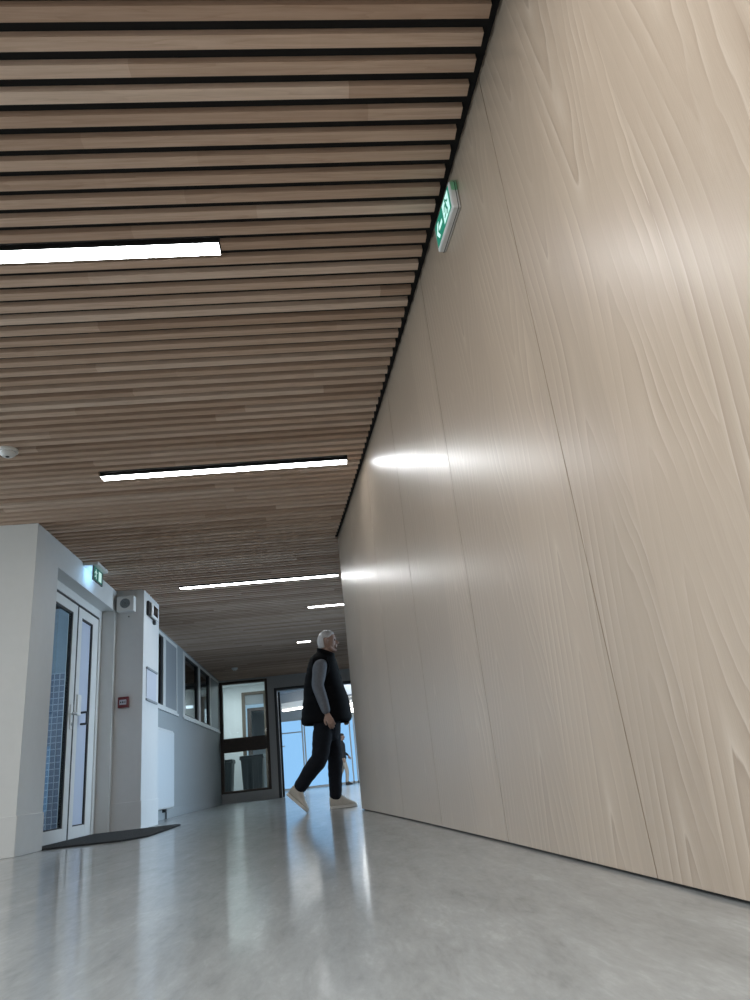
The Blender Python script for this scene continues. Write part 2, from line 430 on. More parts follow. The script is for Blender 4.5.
# ------------------------------------------------------------------ recessed double glass door
DX = -2.391
D = empty('door_1', (DX, 6.97, 0)); struct(D, 'white double glass door recessed beside the pier', 'door')
def dbox(nm, L, m, parent=D, bev=0):
    off = (DX, 6.97, 0)
    return boxes(nm, [(a - off[0], b - off[0], c - off[1], d - off[1], e, f) for a, b, c, d, e, f in L], m, parent, bev)
dbox('door_frame', [(DX - .06, DX + .012, 6.10, 7.85, 2.18, 2.264), (DX - .06, DX + .012, 6.10, 6.16, 0, 2.18), (DX - .06, DX + .012, 7.775, 7.85, 0, 2.18)], M_pvc, bev=.003)
dbox('door_shadow_gap', [(DX - .05, DX - .02, 6.16, 7.775, .004, 2.18)], M_gasket) if False else None
def leaf(y0, y1, gy0, gy1, m_glass):
    z0, z1 = .012, 2.168
    lf = dbox('door_leaf', [(DX - .05, DX, y0, gy0, z0, z1), (DX - .05, DX, gy1, y1, z0, z1), (DX - .05, DX, gy0, gy1, z0, .115), (DX - .05, DX, gy0, gy1, 2.07, z1)], M_pvc, bev=.003)
    dbox('gasket', [(DX - .035, DX - .006, gy1 - .028, gy1, .115, 2.07), (DX - .035, DX - .006, gy0, gy1 - .028, 2.05, 2.07), (DX - .035, DX - .006, gy0, gy0 + .012, .115, 2.05), (DX - .035, DX - .006, gy0 + .012, gy1 - .028, .115, .125)], M_gasket, lf)
    dbox('glass_pane', [(DX - .028, DX - .020, gy0 + .012, gy1 - .028, .125, 2.05)], m_glass, lf)
    return lf
l1 = leaf(6.165, 7.105, 6.27, 6.985, M_glass)
l2 = leaf(7.135, 7.770, 7.245, 7.60, M_film)
dbox('meeting_gasket', [(DX - .045, DX + .001, 7.104, 7.136, .012, 2.168)], M_gasket)
dbox('head_gasket', [(DX - .045, DX + .001, 6.16, 7.775, 2.160, 2.181)], M_gasket)
# furniture of the door: rose plates, lever and a dark pull bow
bm = bmesh.new(); box(bm, .0, .012, -.03, .03, -.11, .12); hp = link('handle_plate', bm, M_plastic, l1, bevel=.005, loc=(0, .075, 1.07))
bm = bmesh.new(); tube(bm, [(.01,0,0), (.05,0,0), (.06,-.03,0), (.06,-.12,0)], [.009,.009,.009,.008], 10, 4); link('lever_handle', bm, M_steel, hp, True, loc=(0, 0, .03))
bm = bmesh.new(); cyl(bm, (.006,0,-.06), .016, .014, 'X'); link('lock_cylinder', bm, M_steel, hp, True)
bm = bmesh.new(); box(bm, 0, .02, -.05, .05, -.10, .10); lp = link('latch_cover', bm, M_plastic, l2, bevel=.015, loc=(0, .26, 1.20))
bm = bmesh.new(); tube(bm, [(.0,0,.055), (.05,0,.055), (.055,0,.05), (.055,0,-.05), (.05,0,-.055), (0,0,-.055)], [.011]*6, 10, 4); link('pull_handle', bm, M_anth, l2, True, loc=(0, .375, 1.085))
# what lies behind the door: a porch wall with a wire guard
o = boxes('wall_porch', [(-4.2, XB, 8.55, 8.65, 0, 2.6)], M_rend)
struct(o, 'blue-grey porch wall seen through the glass door', 'wall')
g = []
for i in range(19): g.append((-4.0 + i * .06, -3.993 + i * .06, 8.515, 8.522, .05, 1.75))
for i in range(25): g.append((-4.0, -2.9, 8.508, 8.515, .06 + i * .07, .068 + i * .07))
gg = boxes('wire_guard', g, plain('galvanised_wire', (.36,.40,.46), .5)); tag(gg, 'white wire mesh guard behind the tall glass door pane', 'guard')
boxes('guard_backing', [(-4.0, -2.9, 8.522, 8.54, .04, 1.75)], plain('guard_blue', (.085,.12,.185), .6), gg)

# door mat
bm = bmesh.new()
prism(bm, [(-2.375, 6.12, 0), (-1.62, 6.02, 0), (-1.47, 6.25, 0), (-1.50, 7.72, 0), (-1.55, 7.9, 0), (-2.37, 7.835, 0)], (0, 0, .012))
mt = link('door_mat', bm, M_mat, bevel=.003); tag(mt, 'black rubber-backed mat on the floor before the glass door', 'mat')

# ------------------------------------------------------------------ fittings on the wall block and pier
def pier_thing(name, loc, label, cat, group=None): return empty(name, loc, label, cat, group)
t = pier_thing('alarm_sounder', (-2.125, 7.93, 2.335), 'white wall loudspeaker box with round grey grille high on the pier', 'loudspeaker')
boxes('housing', [(-.095, .095, -.11, 0, -.085, .085)], M_plastic, t, .008)
bm = bmesh.new(); cyl(bm, (0, -.112, 0), .055, .008, 'Y', 32); gr = link('speaker_grille', bm, M_bin, t)
bm = bmesh.new()
for rr in (.02, .036, .05):
    for i in range(28):
        a0, a1 = 2*math.pi*i/28, 2*math.pi*(i+1)/28
        q = [(math.cos(a)*r_, -.117, math.sin(a)*r_) for a, r_ in ((a0, rr-.003), (a1, rr-.003), (a1, rr+.003), (a0, rr+.003))]
        prism(bm, q, (0, .003, 0))
link('grille_ring', bm, M_infill, gr)
boxes('wall_bracket', [(-.16, -.095, -.05, 0, -.07, .07)], M_infill, t, .004)
bm = bmesh.new(); cyl(bm, (0, -.004, 0), .008, .008, 'Y', 12); sc_ = link('push_switch', bm, M_dplastic, loc=(-2.108, 7.93, 2.205)); tag(sc_, 'tiny dark button on the pier just below the loudspeaker', 'button')

t = pier_thing('fire_alarm_switch', (-2.138, 7.93, 1.268), 'small red manual fire alarm call point on the pier', 'alarm button')
boxes('housing', [(-.055, .055, -.045, .0, -.057, .057)], M_red, t, .006)
boxes('label_plate', [(-.036, .036, -.048, -.044, -.026, .026)], M_paper, t)
bm = bmesh.new(); cyl(bm, (0, -.049, 0), .009, .003, 'Y', 16)
for s in (-1, 1): prism(bm, [(s*.028, -.048, .012), (s*.028, -.048, -.012), (s*.013, -.048, 0)], (0, -.002, 0))
link('press_mark', bm, M_dplastic, t)

t = pier_thing('wall_display', (PX, 8.33, 2.32), 'white bezelled box with a dark screen high on the pier face', 'display')
boxes('shell', [(0, .03, -.29, .09, -.085, .085)], M_dplastic, t, .012)
boxes('bezel', [(.03, .048, -.20, .12, -.085, .085)], M_plastic, t, .01)
boxes('screen', [(.0475, .050, -.135, .075, -.055, .060)], M_screen, t)
boxes('hook', [(.0, .03, .02, .08, -.13, -.085)], M_anth, t, .006)

t = pier_thing('notice_frame', (PX, 8.31, 1.47), 'white notice held between two grey clip rails on the pier', 'notice')
boxes('notice_sheet', [(.004, .008, -.235, .235, -.165, .165)], M_paper, t)
for s in (-1, 1): boxes('clip_rail', [(0, .022, -.245, .245, s * .172 - .012, s * .172 + .012)], M_infill, t, .004)

t = empty('radiator', (LX, 9.70, .13), 'white flat panel radiator on the corridor wall behind the pier', 'radiator')
boxes('panel', [(.045, .125, -.85, .78, .0, .98)], M_rad, t, .025)
boxes('top_grille', [(.05, .118, -.80, .72, .972, .986)], M_pvc, t, .004)
for q in (-.6, .55): boxes('wall_bracket', [(.001, .06, q, q + .05, -.045, .5)], M_anth, t, .004)
bm = bmesh.new(); tube(bm, [(.03, .70, .0), (.03, .70, -.07), (.03, .70, -.125)], [.012]*3, 10, 3); link('pipe', bm, M_anth, t, True)

# illuminated exit signs ------------------------------------------------
def man(bm, P, d):
    """running figure in a unit square; P maps (u,v) to space; d extrusion"""
    def poly(q): prism(bm, [P(*p) for p in q], d)
    poly([(.52 + .085*math.cos(a), .86 + .085*math.sin(a)) for a in [i*math.pi/6 for i in range(12)]])
    poly([(.42,.74), (.60,.76), (.66,.42), (.50,.40)])
    poly([(.42,.74), (.24,.66), (.14,.50), (.22,.46), (.30,.58), (.45,.64)])
    poly([(.60,.76), (.78,.56), (.90,.60), (.88,.68), (.80,.66), (.64,.82)])
    poly([(.50,.44), (.60,.42), (.44,.20), (.16,.16), (.16,.25), (.38,.28)])
    poly([(.54,.44), (.66,.44), (.76,.24), (.70,.02), (.60,.04), (.66,.24)])
def arrow(bm, P, d):
    def poly(q): prism(bm, [P(*p) for p in q], d)
    poly([(.95,.40), (.95,.60), (.45,.60), (.45,.40)]); poly([(.05,.50), (.30,.88), (.50,.88), (.26,.5)]); poly([(.05,.50), (.26,.5), (.50,.12), (.30,.12)])
ys_ = 2.197
ang = math.atan(.0632 + .0062 * ys_)
t = empty('exit_sign', (xw(ys_), ys_, 2.364), 'lit green and white emergency exit sign on the curved timber wall below the slats', 'exit sign')
t.rotation_euler = (0, 0, ang)
boxes('housing', [(-.034, .0, -.128, .128, -.066, .066)], M_plastic, t, .006)
boxes('lamp_lens', [(-.030, -.004, -.140, -.128, .018, .062)], M_clear, t, .004)
boxes('sign_face', [(-.0355, -.034, -.112, .116, -.052, .056)], M_green, t)
bm = bmesh.new(); box(bm, -.0365, -.0355, -.100, -.012, -.044, .048); sq = link('door_symbol', bm, M_pict, t)
bm = bmesh.new(); man(bm, lambda u, v: (-.0368, -.015 - .084 * u, -.044 + .090 * v), (-.0008, 0, 0)); link('running_figure', bm, M_green, t)
bm = bmesh.new(); arrow(bm, lambda u, v: (-.0358, .106 - .098 * u, -.046 + .094 * v), (-.001, 0, 0)); link('arrow_symbol', bm, M_pict, t)
boxes('seam_strip', [(-.012, -.009, -.1285, .1285, -.0665, .0665)], M_gasket, t)

t = empty('exit_sign', (-2.15, 6.90, 2.40), 'small lit exit sign hanging over the recessed glass door', 'exit sign')
boxes('mounting_plate', [(-.093, .05, -.16, .17, .066, .10)], M_plastic, t, .006)
boxes('panel', [(-.004, .004, -.14, .14, -.066, .066)], M_green2, t, .0)
bm = bmesh.new(); man(bm, lambda u, v: (.0042, -.12 + .10 * u, -.055 + .11 * v), (.001, 0, 0)); link('running_figure', bm, M_pict2, t)
bm = bmesh.new(); box(bm, .0042, .005, .02, .11, -.05, .05); link('door_symbol', bm, M_pict2, t)
boxes('backlight', [(-.0062, -.0042, -.13, .13, -.06, .06)], M_glow, t)
boxes('panel_rim', [(-.006, .006, -.15, -.14, -.07, .066), (-.006, .006, .14, .15, -.07, .066), (-.006, .006, -.15, .15, -.076, -.066)], M_bin, t)

# detectors
def detector(loc, label, s=1):
    t = empty('smoke_detector', loc, label, 'smoke detector', 'smoke detectors on the slats')
    bm = bmesh.new(); cyl(bm, (0, 0, -.010), .062*s, .02, 'Z', 32); link('base', bm, M_plastic, t, bevel=.004)
    bm = bmesh.new(); cyl(bm, (0, 0, -.026), .050*s, .014, 'Z', 32); cyl(bm, (0,0,-.042), .030*s, .018, 'Z', 32, .05*s); link('sensor_dome', bm, M_plastic, t, bevel=.003)
    bm = bmesh.new(); cyl(bm, (0, 0, -.052), .012*s, .004, 'Z', 16); link('sensor_lens', bm, M_dplastic, t)
detector((-1.93, 4.25, H), 'white smoke detector on the slats, cut by the picture edge above the white wall block')
detector((-1.70, 14.2, H), 'small white smoke detector deep in the corridor above the brown framed screen')

# ceiling lights
for i, (a, b, ly, lab) in enumerate(LIGHTS):
    t = empty('ceiling_light', ((a + b) / 2, ly, H), lab, 'ceiling light', 'recessed linear ceiling lights')
    hw = (b - a) / 2
    boxes('diffuser', [(-hw + .004, hw - .004, -LW/2 + .003, LW/2 - .003, -.004, .012)], M_led, t)
    boxes('trim_frame', [(-hw, hw, -LW/2, -LW/2 + .003, -.003, .026), (-hw, hw, LW/2 - .003, LW/2, -.003, .026), (-hw, -hw + .004, -LW/2 + .003, LW/2 - .003, -.003, .026), (hw - .004, hw, -LW/2 + .003, LW/2 - .003, -.003, .026)], M_black, t)

# ------------------------------------------------------------------ far wall, brown screen, doorway
o = boxes('wall_far', [(LX, -1.205, YW, YW + .14, 0, .19), (LX, -1.205, YW, YW + .14, 2.46, H + .02), (-1.205, -1.06, YW, YW + .14, 0, H + .02), (-1.06, 1.40, YW, YW + .14, 2.235, H + .02), (1.40, 4.65, YW, YW + .14, 0, H + .02)], M_dgrey)
struct(o, 'dark grey end wall of the corridor around the doorway', 'wall')
S = empty('window_3', (-1.72, YW, .19)); struct(S, 'brown framed glazed screen in the end wall', 'window')
def sbox(nm, L, m, bev=0): return boxes(nm, [(a + 1.72, b + 1.72, c, d, e - .19, f - .19) for a, b, c, d, e, f in L], m, S, bev)
sbox('window_frame', [(LX, -2.178, -.02, .10, .19, 2.46), (-1.262, -1.205, -.02, .10, .19, 2.46), (-2.178, -1.262, -.02, .10, 2.405, 2.46), (-2.178, -1.262, -.02, .10, .19, .235)], M_brown, .004)
sbox('transom_rail', [(-2.178, -1.262, -.022, .10, .995, 1.278)], M_brown, .004)
sbox('glass_pane', [(-2.178, -1.262, .03, .04, 1.278, 2.405)], M_glass)
sbox('glass_pane', [(-2.178, -1.262, .03, .04, .235, .995)], M_glass)
D2 = empty('door_2', (-1.0, YW, 0)); struct(D2, 'open doorway with dark frame leading to the bright lobby', 'door')
boxes('door_frame', [(-.06, .0, -.02, .16, 0, 2.235), (.0, 2.34, -.02, .16, 2.175, 2.235), (2.34, 2.40, -.02, .16, 0, 2.235)], M_anth, D2, .004)
lf = boxes('door_leaf', [(.01, .05, .02, .97, .01, 2.165)], M_pvc, D2, .003, loc=(0, .165, 0), rot=(0, 0, math.radians(4.2)))
boxes('edge_strip', [(.008, .052, .005, .02, .01, 2.165), (.008, .054, .97, .985, .01, 2.165)], M_gasket, lf)
bm = bmesh.new(); tube(bm, [(.05,.82,1.05), (.10,.82,1.05), (.11,.79,1.05), (.11,.69,1.05)], [.01]*4, 10, 3); link('lever_handle', bm, M_steel, lf, True)

# side room behind the screen
RB = 18.55
o = boxes('wall_side_room', [(-2.95, -2.85, YW + .14, 24, 0, 2.7), (-2.95, -2.05, RB, RB + .1, 0, 2.7), (-2.05, -1.22, RB, RB + .1, 2.50, 2.7), (-1.52, -1.22, RB, RB + .1, 0, 2.50)], M_lobby)
bm = bmesh.new(); prism(bm, [(-2.95, YW + .14, 2.7), (-1.04, YW + .14, 2.7), (-1.22, RB, 2.7), (-1.56, 24, 2.7), (-2.95, 24, 2.7)], (0, 0, .1)); prism(bm, [(-1.06, YW + .14, 0), (-1.21, RB, 0), (-1.54, 24, 0), (-1.60, 24, 0), (-1.29, RB, 0), (-1.12, YW + .14, 0)], (0, 0, 2.75)); link('slanting_wall', bm, M_lobby, o)
struct(o, 'white walls of the side room behind the brown screen', 'wall')
D3 = empty('door_3', (-1.8, RB, 0)); struct(D3, 'brown framed inner doorway seen through the upper glass of the screen', 'door')
boxes('door_frame', [(-.27, -.19, -.03, .13, 0, 2.53), (.28, .37, -.03, .13, 0, 2.53), (-.19, .28, -.03, .13, 2.46, 2.53)], plain('mid_brown_frame', (.13,.10,.075), .5), D3, .004)
boxes('overpanel', [(-.19, .28, .02, .06, 2.22, 2.46)], M_infill, D3)
D4 = empty('door_4', (-1.9, 21.5, 0)); struct(D4, 'inner brown door frame at the end of the side passage', 'door')
boxes('door_frame', [(-.35, -.24, -.03, .1, 0, 2.42), (.38, .44, -.03, .1, 0, 2.42), (-.24, .38, -.03, .1, 2.33, 2.42)], M_brown, D4, .004)
o = boxes('wall_passage', [(-2.85, -2.25, 21.5, 21.6, 0, 2.7), (-2.25, -1.46, 21.5, 21.6, 2.42, 2.7)], plain('pale_blue_paint', (.48,.58,.66), .6), None)
struct(o, 'pale blue end wall of the side passage', 'wall')
def downlight(loc, label, g, r=.06, m=M_led2, dome=0):
    t = empty('downlight', loc, label, 'downlight', g)
    bm = bmesh.new(); cyl(bm, (0,0,-.006), r, .012, 'Z', 24)
    if dome: ellipsoid(bm, (0,0,-.012), (r*.92, r*.92, dome))
    link('lamp_disc', bm, m, t)
    bm = bmesh.new()
    for i in range(24):
        a0, a1 = 2*math.pi*i/24, 2*math.pi*(i+1)/24
        prism(bm, [(math.cos(a)*q, math.sin(a)*q, -.016) for a, q in ((a0, r), (a1, r), (a1, r+.015), (a0, r+.015))], (0,0,.016))
    link('trim_ring', bm, M_plastic, t)
downlight((-1.78, 17.95, 2.70), 'round downlight in the side room behind the brown screen', 'downlights', .07)
t = empty('wall_poster', (-2.85, 18.0, 1.65), 'dark framed poster on the side room wall behind the brown screen', 'poster')
boxes('poster_frame', [(0, .025, -.42, .42, -.4, .42)], M_gasket, t, .004); boxes('poster_sheet', [(.024, .028, -.37, .37, -.35, .37)], M_infill, t)

def wheelie(loc, w, d, h, label):
    t = empty('waste_bin', loc, label, 'bin', 'grey bins behind the screen')
    bm = bmesh.new()
    a, b = .80, 1.0
    lo = [(-w/2*a, -d/2*a, .05), (w/2*a, -d/2*a, .05), (w/2*a, d/2*a, .05), (-w/2*a, d/2*a, .05)]
    hi = [(-w/2, -d/2, h), (w/2, -d/2, h), (w/2, d/2, h), (-w/2, d/2, h)]
    L = [bm.verts.new(p) for p in lo]; U = [bm.verts.new(p) for p in hi]
    bm.faces.new(L); bm.faces.new(U[::-1])
    for i in range(4): bm.faces.new((L[i], L[(i+1)%4], U[(i+1)%4], U[i]))
    link('body', bm, M_bin, t, bevel=.02)
    boxes('rim', [(-w/2 - .02, w/2 + .02, -d/2 - .02, d/2 + .02, h - .05, h)], M_bin, t, .008)
    lid = boxes('lid', [(-w/2 - .015, w/2 + .015, -d/2 - .03, d/2 + .015, h, h + .035)], plain('bin_lid', (.085,.10,.105), .4), t, .012)
    bm = bmesh.new(); tube(bm, [(-w*.3, d/2, h-.03), (-w*.3, d/2+.06, h-.02), (w*.3, d/2+.06, h-.02), (w*.3, d/2, h-.03)], [.012]*4, 8, 4); link('handle', bm, M_bin, t, True)
    bm = bmesh.new()
    for i in (-1, 0, 1): box(bm, i*w*.24 - .02, i*w*.24 + .02, -d/2*.93 - .016, -d/2*.85, .16, h - .07)
    link('ribs', bm, M_bin, t, bevel=.006)
    for s in (-1, 1):
        bm = bmesh.new(); cyl(bm, (s * w * .36, d/2 * .8, .075), .075, .04, 'X', 20); link('wheel', bm, M_dplastic, t, bevel=.006)
    box_ = boxes('foot', [(-w*.3, w*.3, -d/2*.75, -d/2*.5, 0, .06)], M_dplastic, t)
wheelie((-1.69, 17.0, 0), .50, .52, .90, 'wide grey wheeled waste bin behind the lower pane of the brown screen')
wheelie((-2.34, 17.0, 0), .42, .50, .86, 'narrower grey waste bin mostly hidden by the brown frame post')

# ------------------------------------------------------------------ lobby beyond the doorway
o = boxes('ceiling_lobby', [(-1.70, 7, YW + .14, YG + .1, 3.0, 3.1)], M_lobby); struct(o, 'white lobby ceiling beyond the doorway', 'ceiling')
o = boxes('wall_lobby', [(-4, 7, YG, YG + .1, 2.42, 3.0), (6.9, 7, YW + .14, YG, 0, 3.0), (-4.0, -3.9, 24, YG + .1, 0, 3.0), (-4, -1.58, 24, 24.1, 0, 3.0), (-4, -1.04, 24, YG + .1, 3.0, 3.1)], M_lobby)
struct(o, 'white lobby walls and header over the glazing', 'wall')
bm = bmesh.new()
box(bm, -2.2, 2.2, -.15, .15, 0, .36)
o = link('trim_1', bm, M_infill, loc=(-.4, 22.6, 2.55), rot=(0, 0, math.radians(-32))); struct(o, 'grey slanting ceiling beam in the lobby', 'beam')
G = empty('window_4', (0, YG, 0)); struct(G, 'full height lobby glazing showing blue daylight', 'window')
mull = [-2.4, -.88, -.80, .30, .86, 1.02, 2.2, 3.4, 4.6]
boxes('window_frame', [(x, x + .05, -.04, .04, 0, 2.42) for x in mull] + [(-4, 7, -.04, .04, 0, .07), (-4, 7, -.04, .04, 2.36, 2.42), (-4, -.88, -.03, .03, 1.93, 1.97)], M_pvc, G)
boxes('glass_pane', [(-4, 7, -.006, .006, .07, 2.36)], M_lobglass, G)
t = empty('lobby_light', (-.62, 22.0, 2.36), 'slanting light tube on the lobby beam seen through the doorway', 'light')
t.rotation_euler = (0, 0, math.radians(-32))
bm = bmesh.new(); box(bm, -.75, .75, -.04, .04, -.05, 0); link('tube', bm, M_led2, t, bevel=.01)
boxes('mounting_rail', [(-.78, .78, -.03, .03, 0, .19)], M_plastic, t)
for i, (lx, ly) in enumerate([(.865, 24.2), (.80, 22.3), (.93, 25.6), (.78, 21.2)]):
    pass
for lx, ly, lz, lab in ((.868, 24.4, 3.0, 'round lobby downlight, highest of the four beside the timber wall end'), (.93, 25.2, 3.0, 'round lobby downlight, second of the four from the top beside the timber wall end')):
    downlight((lx, ly, lz), lab, 'downlights', .085, dome=.06)
t = empty('twin_wall_lamp', (1.02, YG - .05, 2.64), 'pair of round lamps low beside the timber wall end in the lobby', 'lamp')
bm = bmesh.new(); ellipsoid(bm, (0, -.05, .08), (.07,.05,.07)); link('globe', bm, M_led2, t, True)
bm = bmesh.new(); ellipsoid(bm, (.02, -.05, -.13), (.07,.05,.07)); link('globe', bm, M_led2, t, True)
boxes('back_plate', [(-.05, .07, 0, .05, -.2, .15)], M_plastic, t, .01)

# ------------------------------------------------------------------ the rest of the hall, behind and beside the camera
o = boxes('wall_back', [(-8, 3, -4.1, -4, 0, H + .02)], M_white); struct(o, 'white wall behind the viewpoint', 'wall')
o = boxes('wall_hall', [(-8.1, -8, -4, 5.8, 0, H + .02)], M_white); struct(o, 'white wall of the open hall', 'wall')
o = boxes('wall_side', [(4.65, 4.75, WEND, YW, 0, H + .02)], M_white); struct(o, 'white wall of the side bay behind the timber wall', 'wall')

# ------------------------------------------------------------------ people
skin = plain('skin', (.36,.23,.18), .7, var=.06, scale=30)
M_hair = plain('white_hair', (.62,.60,.60), .6, var=.12, scale=80, bump=.3)
M_vest = plain('black_quilted_nylon', (.0025,.0025,.0035), .8, var=.2, spec=.12)
M_shirt = plain('grey_knit', (.13,.14,.16), .85, var=.12, scale=60, bump=.2)
M_jean = plain('dark_denim', (.007,.008,.012), .85, var=.25, spec=.2, scale=70, bump=.15)
M_shoe = plain('off_white_suede', (.50,.46,.40), .75, var=.06, scale=40)
M_sole = plain('pale_rubber', (.58,.56,.52), .6)
M_eye = plain('eye', (.03,.025,.02), .2)
M_dark = plain('dark_jacket', (.02,.02,.024), .7); M_beige = plain('beige_cotton', (.46,.41,.35), .8); M_dhair = plain('dark_hair', (.03,.022,.016), .6)
M_dshoe = plain('dark_leather', (.02,.018,.018), .45)

def head_bm(bm, c, s=1.0):
    """head facing +x: skull, jaw, nose, brow, lips, ears"""
    c = Vector(c)
    vs = ellipsoid(bm, c, (.098*s, .076*s, .112*s), seg=36, rings=24)
    for v in vs:
        p = (v.co - c) / s
        if p.z < -.01:                      # narrow to the jaw
            k = min(1, (-p.z - .01) / .10)
            p.y *= 1 - .22 * k
            if p.x > 0: p.x *= 1 - .06 * k
            else: p.x *= 1 - .30 * k
        if p.x > .05 and abs(p.y) < .055:   # flatten the face
            p.x = .05 + (p.x - .05) * .82
            ex = math.exp(-((abs(p.y) - .031)**2 / .00018 + (p.z - .004)**2 / .00016)); p.x -= .012 * ex
            p.x += .006 * math.exp(-((p.z - .028)**2 / .0001))
        v.co = c + p * s
    def T(P, R, **k): tube(bm, [c + Vector(p) * s for p in P], [r * s for r in R], **k)
    T([(.078,0,.018), (.098,0,-.010), (.107,0,-.026)], [.009,.012,.014], seg=10)          # nose
    for q in (-1, 1): T([(.095,q*.011,-.028), (.088,q*.013,-.030)], [.008,.008], seg=8)
    T([(.082,-.022,-.052), (.092,0,-.050), (.082,.022,-.052)], [.006,.008,.006], seg=8)   # lips
    T([(.079,-.020,-.062), (.088,0,-.063), (.079,.020,-.062)], [.006,.008,.006], seg=8)
    ellipsoid(bm, c + Vector((.060,0,-.098)) * s, (.030*s,.032*s,.022*s), seg=16, rings=10) # chin
    T([(.02,-.058,-.075), (.05,-.035,-.095)], [.018,.018], seg=10); T([(.02,.058,-.075), (.05,.035,-.095)], [.018,.018], seg=10)
    for q in (-1, 1):                                                                     # ears
        e = ellipsoid(bm, c + Vector((-.010, q*.081, -.006)) * s, (.018*s,.010*s,.032*s), Matrix.Rotation(q*.45, 3, 'Z'), 14, 10)
def hair_obj(c, s, m, parent, recede=.0, name='hair', long=0):
    c = Vector(c); bm = bmesh.new()
    bmesh.ops.create_uvsphere(bm, u_segments=48, v_segments=36, radius=1)
    kill = []
    for v in bm.verts:
        d = v.co.normalized()
        v.co = Vector((d.x * .1035 - .001, d.y * .081, d.z * .118)) * s
    for f in bm.faces:
        p = f.calc_center_median() / s
        line = -.070 - long if p.x < -.035 else (-.070 + (p.x + .035) * 2.2 if p.x < .005 else .018 + (p.x - .005) * .62)
        if p.x > .03: line += recede
        # clear the ears
        if abs(p.x + .012) < .024 and abs(p.y) > .055 and p.z < .03 : kill.append(f); continue
        if p.z < line: kill.append(f)
    bmesh.ops.delete(bm, geom=kill, context='FACES')
    rnd = random.Random(3)
    for v in bm.verts: v.co *= 1 + rnd.uniform(-.022, .026)
    o = link(name, bm, m, parent, True, loc=c)
    sd = o.modifiers.new('t', 'SOLIDIFY'); sd.thickness = .012 * s; sd.offset = -1
    ss = o.modifiers.new('s', 'SUBSURF'); ss.levels = 1; ss.render_levels = 1
    return o
def hand(bm, wrist, d, out, curl=.5, s=1.0, thumb=1):
    """hand hanging from wrist along d; out = back-of-hand direction; fingers curl away from it"""
    d = Vector(d).normalized(); o_ = Vector(out); o_ = (o_ - d * o_.dot(d)).normalized(); a = d.cross(o_) * thumb   # a points to the thumb side
    w = Vector(wrist)
    P = lambda x, y, z: w + d * x * s + a * y * s + o_ * z * s
    tube(bm, [P(-.03,0,0), P(.02,0,0), P(.055,0,0), P(.088,.002,-.002)], [.024*s,.028*s,.034*s,.033*s], seg=14, flat=.40, ref=tuple(o_))
    for i, (yy, L, x0) in enumerate(((.029,.072,.088), (.010,.080,.092), (-.010,.075,.089), (-.028,.058,.082))):
        pts = [P(x0 - .02, yy, 0)]; ang = .15; cur = P(x0, yy, 0); pts.append(cur)
        for seg_, fr in enumerate((.46, .30, .24)):
            ang += curl * (1 + .08 * i)
            cur = cur + (d * math.cos(ang) - o_ * math.sin(ang)) * (L * fr * s); pts.append(cur)
        tube(bm, pts, [.0095*s, .0092*s, .0085*s, .0078*s, .0066*s], seg=10, k=3)
    tube(bm, [P(.022,.022,-.004), P(.045,.044,-.012), P(.068,.054,-.022), P(.090,.054,-.030)], [.014*s,.0125*s,.0105*s,.008*s], seg=10, k=3)

def shoe(parent, heel, toe, up, m, msole, s=1.0, w=.048):
    """shoe from heel to toe; up is the top direction"""
    h, t_ = Vector(heel), Vector(toe); f = (t_ - h); L = f.length; f.normalize(); u = Vector(up); u = (u - f * u.dot(f)).normalized(); r = f.cross(u)
    bm = bmesh.new(); rings = []
    prof = [(0,.030,.030,.075), (.04,.034,.040,.088), (.14,.036,.045,.098), (.26,.036,.046,.104), (.38,.037,.046,.098), (.52,.041,.046,.076), (.66,.047,.046,.060), (.80,.048,.044,.050), (.92,.038,.036,.042), (1.0,.018,.016,.030)]
    seg = 20
    for q, wb, wt, ht in prof:
        ht = ht * (1.38 if q < .6 else 1.38 - .3 * (q - .6) / .4)
        ring = []
        for i in range(seg):
            a = 2 * math.pi * i / seg
            ca, sa = math.cos(a), math.sin(a)
            ww = wb * abs(ca)**.7 * (1 if ca > 0 else -1)
            zz = .018 + (ht - .018) * (.5 + .5 * (abs(sa)**.75 * (1 if sa > 0 else -1)))
            if sa > 0: ww *= 1 - .35 * sa
            ring.append(bm.verts.new(h + f * (q * L) + r * ww * s + u * zz * s))
        rings.append(ring)
    for A, B in zip(rings, rings[1:]):
        for i in range(seg): bm.faces.new((A[i], A[(i+1)%seg], B[(i+1)%seg], B[i]))
    bm.faces.new(rings[0]); bm.faces.new(rings[-1][::-1])
    o = link('shoe', bm, m, parent, True, subsurf=1)
    bm = bmesh.new(); L1, L2 = [], []
    out = [(0,.020), (.03,.032), (.14,.040), (.35,.040), (.55,.045), (.72,.052), (.85,.048), (.96,.030), (1.02,.010)]
    poly = [(q, w_) for q, w_ in out] + [(q, -w_) for q, w_ in reversed(out)]
    prism(bm, [h + f * (q * L) + r * w_ * s for q, w_ in poly], u * .026 * s)
    link('sole', bm, msole, o, bevel=.004)
    bm = bmesh.new()
    for q in (.42, .50, .58):
        z = {.42:.130, .50:.113, .58:.100}[q]
        tube(bm, [h + f*(q*L) + r*(-.026*s) + u*(z-.012)*s, h + f*(q*L+.004) + u*(z+.002)*s, h + f*(q*L) + r*(.026*s) + u*(z-.012)*s], [.0035*s]*3, 6, 3)
    link('laces', bm, msole, o, True)
    return o

